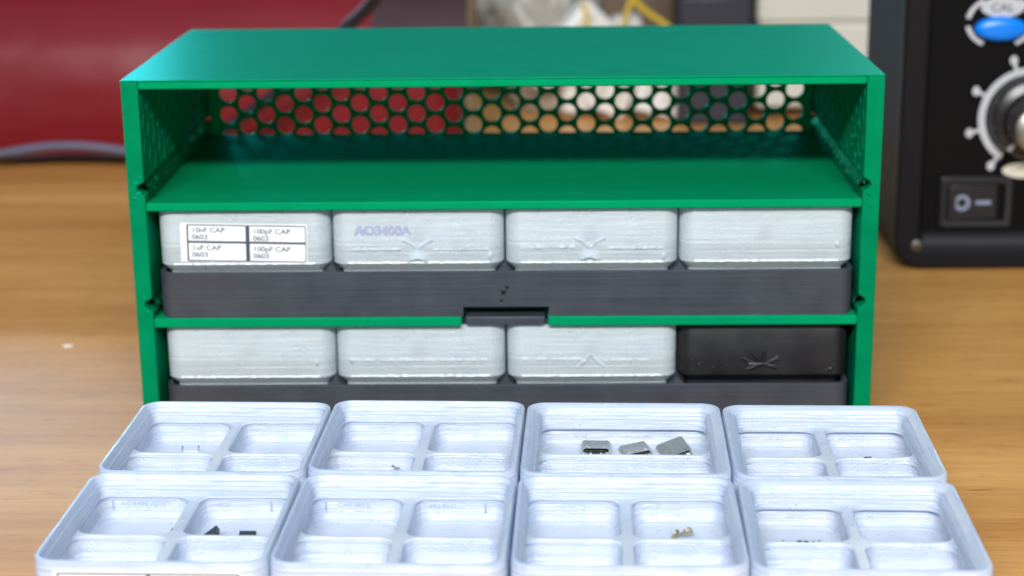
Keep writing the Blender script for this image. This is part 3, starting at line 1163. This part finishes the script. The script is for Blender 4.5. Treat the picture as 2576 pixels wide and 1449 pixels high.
connector_block((23, 418, 36), 22, 12, 19, (0, .75, .3), 'white plastic housing tilted steeply, leaning on the grey bag')
connector_block((13, 426, 16), 20, 14, 26, (0, -.1, .2), 'pale housing standing in front of the grey bag')
connector_block((38, 424, 4), 19, 12, 22, (.1, .35, -.2), 'white housing below the yellow wires, near the brown box')
connector_block((52, 436, 22), 13, 12, 26, (0, -.2, .3), 'white housing between the yellow wires')
connector_block((60, 422, 3), 22, 13, 24, (0, .25, .1), 'white housing against the navy box')
connector_block((27, 436, 2), 24, 16, 22, (0, 0, .4), 'white housing lying flat under the tilted one')
for pts, lab in (([(76, 412, 37), (64, 416, 46), (54, 418, 53), (48, 420, 60), (40, 424, 66)], 'yellow wire running diagonally down to the navy box'),
                 ([(44, 420, 30), (46, 420, 45), (50, 421, 58), (52, 424, 68)], 'yellow wire rising nearly upright behind the diagonal one'),
                 ([(27, 412, 38), (28.5, 413, 48), (27, 414, 56)], 'short yellow wire beside the tilted white housing')):
    bm = bmesh.new()
    tube(bm, spline(pts, 6), 1.3, 8)
    tag(obj('wire', bm, YELLOW), lab, 'wire', 'yellow wires')


def rbox(name, x0, x1, y0, y1, z0, z1, mat, label, cat, bev=2.0, rz=0.0, lid=None, feet=False):
    cx, cy = (x0 + x1) / 2, (y0 + y1) / 2
    root = tag(empty(name, (cx, cy, z0), rz), label, cat)
    zo = 0
    if feet:
        for sx in (-1, 1):
            for sy in (-1, 1):
                bm = bmesh.new()
                px, py = sx * ((x1 - x0) / 2 - 8), sy * ((y1 - y0) / 2 - 8)
                prism_xy(bm, [(px + 4 * math.cos(k * math.pi / 6), py + 4 * math.sin(k * math.pi / 6)) for k in range(12)], 0, feet)
                obj('foot', bm, NAVY, root)
        zo = feet
    bm = bmesh.new()
    box(bm, (x0 - x1) / 2, (x1 - x0) / 2, (y0 - y1) / 2, (y1 - y0) / 2, zo, z1 - z0 - (lid or 0))
    obj('body', bm, mat, root, bevel=bev)
    if lid:
        bm = bmesh.new()
        box(bm, (x0 - x1) / 2 - .8, (x1 - x0) / 2 + .8, (y0 - y1) / 2 - .8, (y1 - y0) / 2 + .8, z1 - z0 - lid + .02, z1 - z0)
        obj('lid', bm, mat, root, bevel=bev)
    return root


rbox('adapter_box', 70.5, 104, 404, 452, 0, 74, NAVY, 'dark navy plastic box standing behind the cabinet', 'box', lid=14)
rbox('cream_case', 107, 186, 420, 500, 0, 61, CREAM, 'cream plastic case on dark feet behind the cabinet, left of the controller', 'case', lid=16, feet=5.0, rz=.035)
rbox('cardboard_box', -30, 112, 508, 560, 0, 96, BROWN, 'plain brown cardboard box at the very back of the table', 'box', bev=.8, lid=20)

# ------------------------------------------------------------------ soldering controller
YC = 151.8
CX0, CX1 = 123.4, 236.0
ctl = tag(empty('controller', ((CX0 + CX1) / 2, YC, 0)), 'black bench controller with silver dial and blue button, right of the cabinet', 'controller')
OX = (CX0 + CX1) / 2


def L(x):
    return x - OX


def ring3(bm, pts, y):
    return [bm.verts.new((x, y, z)) for x, z in pts]


CT = 104.0
bm = bmesh.new()


def rr2(g, r):
    return [(L(0) + x, z) for x, z in rrect(CX0 + g, CX1 - g, 0.3 + g, CT - g, r, 7)]


rs = [ring3(bm, rr2(0.9, 9), 70), ring3(bm, rr2(0.9, 9), 4.0)]
loft(bm, rs)
bm.faces.new(rs[0])
bm.faces.new(rs[1])
obj('housing', bm, CASE, ctl)
bm = bmesh.new()
inner = [(L(0) + x, z) for x, z in rrect(CX0 + 8.3, CX1 - 8.3, 11.2, CT - 9, 1.5, 7)]
inner2 = [(L(0) + x, z) for x, z in rrect(CX0 + 9.2, CX1 - 9.2, 12.6, CT - 10, 1.2, 7)]
rs = [ring3(bm, rr2(0, 10), 4.0), ring3(bm, rr2(0, 10), 1.0), ring3(bm, rr2(.8, 9.4), .1), ring3(bm, rr2(3, 8), 0),
      ring3(bm, [(L(0) + x, z) for x, z in rrect(CX0 + 7.6, CX1 - 7.6, 8.0, CT - 8, 2.5, 7)], 0.15), ring3(bm, inner, 1.6), ring3(bm, inner2, 3.0)]
loft(bm, rs)
obj('bezel', bm, BEZEL, ctl, ang=25)
bm = bmesh.new()
box(bm, L(CX0 + 5), L(CX1 - 5), 2.8, 4.5, 6, CT - 6)
obj('front_panel', bm, PANEL, ctl, smooth=False)
for sx, sz in ((130.7, 8.2), (CX1 - 7.3, 8.2)):
    bm = bmesh.new()
    prof = [(0.01, -.35), (1.0, -.35), (1.5, -.15), (1.9, .1), (1.9, .3)]
    rs = []
    for r, y in prof:
        rs.append([bm.verts.new((L(sx) + r * math.cos(k * math.pi / 8), y, sz + r * math.sin(k * math.pi / 8))) for k in range(16)])
    loft(bm, rs)
    sc = obj('screw', bm, SCREW, ctl)
    bm = bmesh.new()
    for a in (.3, .3 + math.pi / 2):
        box(bm, -.9, .9, -.42, -.30, -.15, .15, Matrix.Translation((L(sx), 0, sz)) @ Matrix.Rotation(a, 4, 'Y'))
    obj('screw_slot', bm, PANEL, sc, smooth=False)
PY = 2.8


def annulus(bm, cx, cz, r0, r1, a0, a1, y0, y1, ex=1.0, ez=1.0, n=40):
    rows = []
    for i in range(n + 1):
        a = math.radians(a0 + (a1 - a0) * i / n)
        c, s = math.cos(a) * ex, math.sin(a) * ez
        rows.append([bm.verts.new((L(cx) + r * c, y, cz + r * s)) for r, y in ((r0, y1), (r0, y0), (r1, y0), (r1, y1))])
    for a, b in zip(rows[:-1], rows[1:]):
        for k in range(4):
            bm.faces.new((a[k], a[(k + 1) % 4], b[(k + 1) % 4], b[k]))
    bm.faces.new(rows[0])
    bm.faces.new(rows[-1])


def disc(bm, cx, cz, prof, ex=1.0, ez=1.0, n=36):
    rs = [[bm.verts.new((L(cx) + r * ex * math.cos(2 * math.pi * k / n), y, cz + r * ez * math.sin(2 * math.pi * k / n))) for k in range(n)] for r, y in prof]
    loft(bm, rs)
    bm.faces.new(rs[0])
    bm.faces.new(rs[-1])


DX, DZ = 164.9, 49.9
dial = None
bm = bmesh.new()
annulus(bm, DX, DZ, 13.9, 16.2, -58, 238, PY - .12, PY + .02)
for a in [108 + 45 * k for k in range(-3, 4)]:
    a = {108: 107.8, 153: 153.3, 198: 194.8, 243: 234.6}.get(a, a)
    ar = math.radians(a)
    m = Matrix.Translation((L(DX), 0, DZ)) @ Matrix.Rotation(-ar, 4, 'Y')
    box(bm, 15.9, 18.8, PY - .13, PY + .01, -.55, .55, m)
for a in [107.8, 153.3, 194.8, 234.6, 63, 18, -27]:
    ar = math.radians(a)
    disc(bm, DX + 19.3 * math.cos(ar), DZ + 19.3 * math.sin(ar), [(1.25, PY + .02), (1.25, PY - .14)], 1.0, 1.25, 14)
obj('dial_scale', bm, PRINTW, ctl, smooth=False)
bm = bmesh.new()
disc(bm, DX, DZ, [(13.2, PY), (13.2, PY - 3), (12.2, PY - 5.5), (9.8, PY - 6.5), (9.0, PY - 13), (8.0, PY - 14)], n=48)
kn = obj('knob', bm, KNOBB, ctl)
bm = bmesh.new()
disc(bm, DX - .6, DZ - 1.6, [(7.2, PY - 13.5), (7.2, PY - 15.0), (5.9, PY - 15.8), (3.6, PY - 16.4), (.5, PY - 16.6)])
obj('knob_cap', bm, ALU, kn)
bm = bmesh.new()
box(bm, -.55, .55, PY - 6.9, PY - 5.0, -12.0, -8.6, Matrix.Translation((L(DX), 0, DZ)) @ Matrix.Rotation(math.radians(38), 4, 'Y'))
obj('pointer', bm, PRINTW, kn, smooth=False)
bm = bmesh.new()
disc(bm, 153.9, 78.5, [(1, PY), (1, PY - 1.6), (.93, PY - 2.3), (.75, PY - 2.9), (.45, PY - 3.3), (.1, PY - 3.4)], 8.2, 3.9)
obj('blue_button', bm, BLUEB, ctl)
bm = bmesh.new()
disc(bm, 154.4, 85.2, [(1, PY + .02), (1, PY - .14)], 6.9, 3.2)
bd = obj('button_badge', bm, PRINTW, ctl, smooth=False)
text_obj('lettering', 'CAL', 3.6, BEZEL, bd, (L(150.6), PY - .16, 83.9), sx=1.1)
bm = bmesh.new()
for a0, a1 in ((122, 172), (190, 240), (8, 58), (-60, -10)):
    annulus(bm, 153.9, 80.6, .86, 1.0, a0, a1, PY - .13, PY + .01, 11.0, 8.6, 14)
obj('button_bracket', bm, PRINTW, ctl, smooth=False)
bm = bmesh.new()
disc(bm, 164.9, 32.6, [(1, PY + .02), (1, PY - .14)], 7.4, 2.6)
obj('dial_badge', bm, CREAM, ctl, smooth=False)
# rocker switch
bm = bmesh.new()
o_ = [(L(x), z) for x, z in rrect(137.7, 161.1, 13.9, 30.8, 1.2, 4)]
i_ = [(L(x), z) for x, z in rrect(139.9, 158.9, 16.2, 28.6, .6, 4)]
rs = [ring3(bm, o_, PY), ring3(bm, o_, PY - 1.2), ring3(bm, [(L(x), z) for x, z in rrect(138.3, 160.5, 14.5, 30.2, 1.0, 4)], PY - 1.7),
      ring3(bm, i_, PY - 1.5), ring3(bm, i_, PY - .02)]
loft(bm, rs)
swf = obj('power_switch', bm, SWITCH, ctl)
bm = bmesh.new()
v = [(140.3, PY - 2.6), (149, PY - 1.6), (156.4, PY - .6), (156.4, PY), (140.3, PY)]
a = [bm.verts.new((L(x), y, 16.6)) for x, y in v]
b = [bm.verts.new((L(x), y, 28.2)) for x, y in v]
bm.faces.new(a)
bm.faces.new(b[::-1])
for k in range(5):
    bm.faces.new((a[k], a[(k + 1) % 5], b[(k + 1) % 5], b[k]))
obj('rocker', bm, SWITCH, swf, bevel=.3)
bm = bmesh.new()
annulus(bm, 144.7, 22.4, 1.5, 2.6, 0, 359.9, PY - 2.32, PY - 2.0)
box(bm, L(149.3), L(154.2), PY - 1.68, PY - 1.0, 21.7, 22.9)
obj('switch_mark', bm, simple('switch_print', (0.22, 0.26, 0.36), rough=.5), swf, smooth=False)
for sx in (CX0 + 14, CX1 - 14):
    for sy in (12, 58):
        bm = bmesh.new()
        prism_xy(bm, [(L(sx) + 5 * math.cos(k * math.pi / 8), sy + 5 * math.sin(k * math.pi / 8)) for k in range(16)], 0, 1.4)
        obj('foot', bm, CASE, ctl)
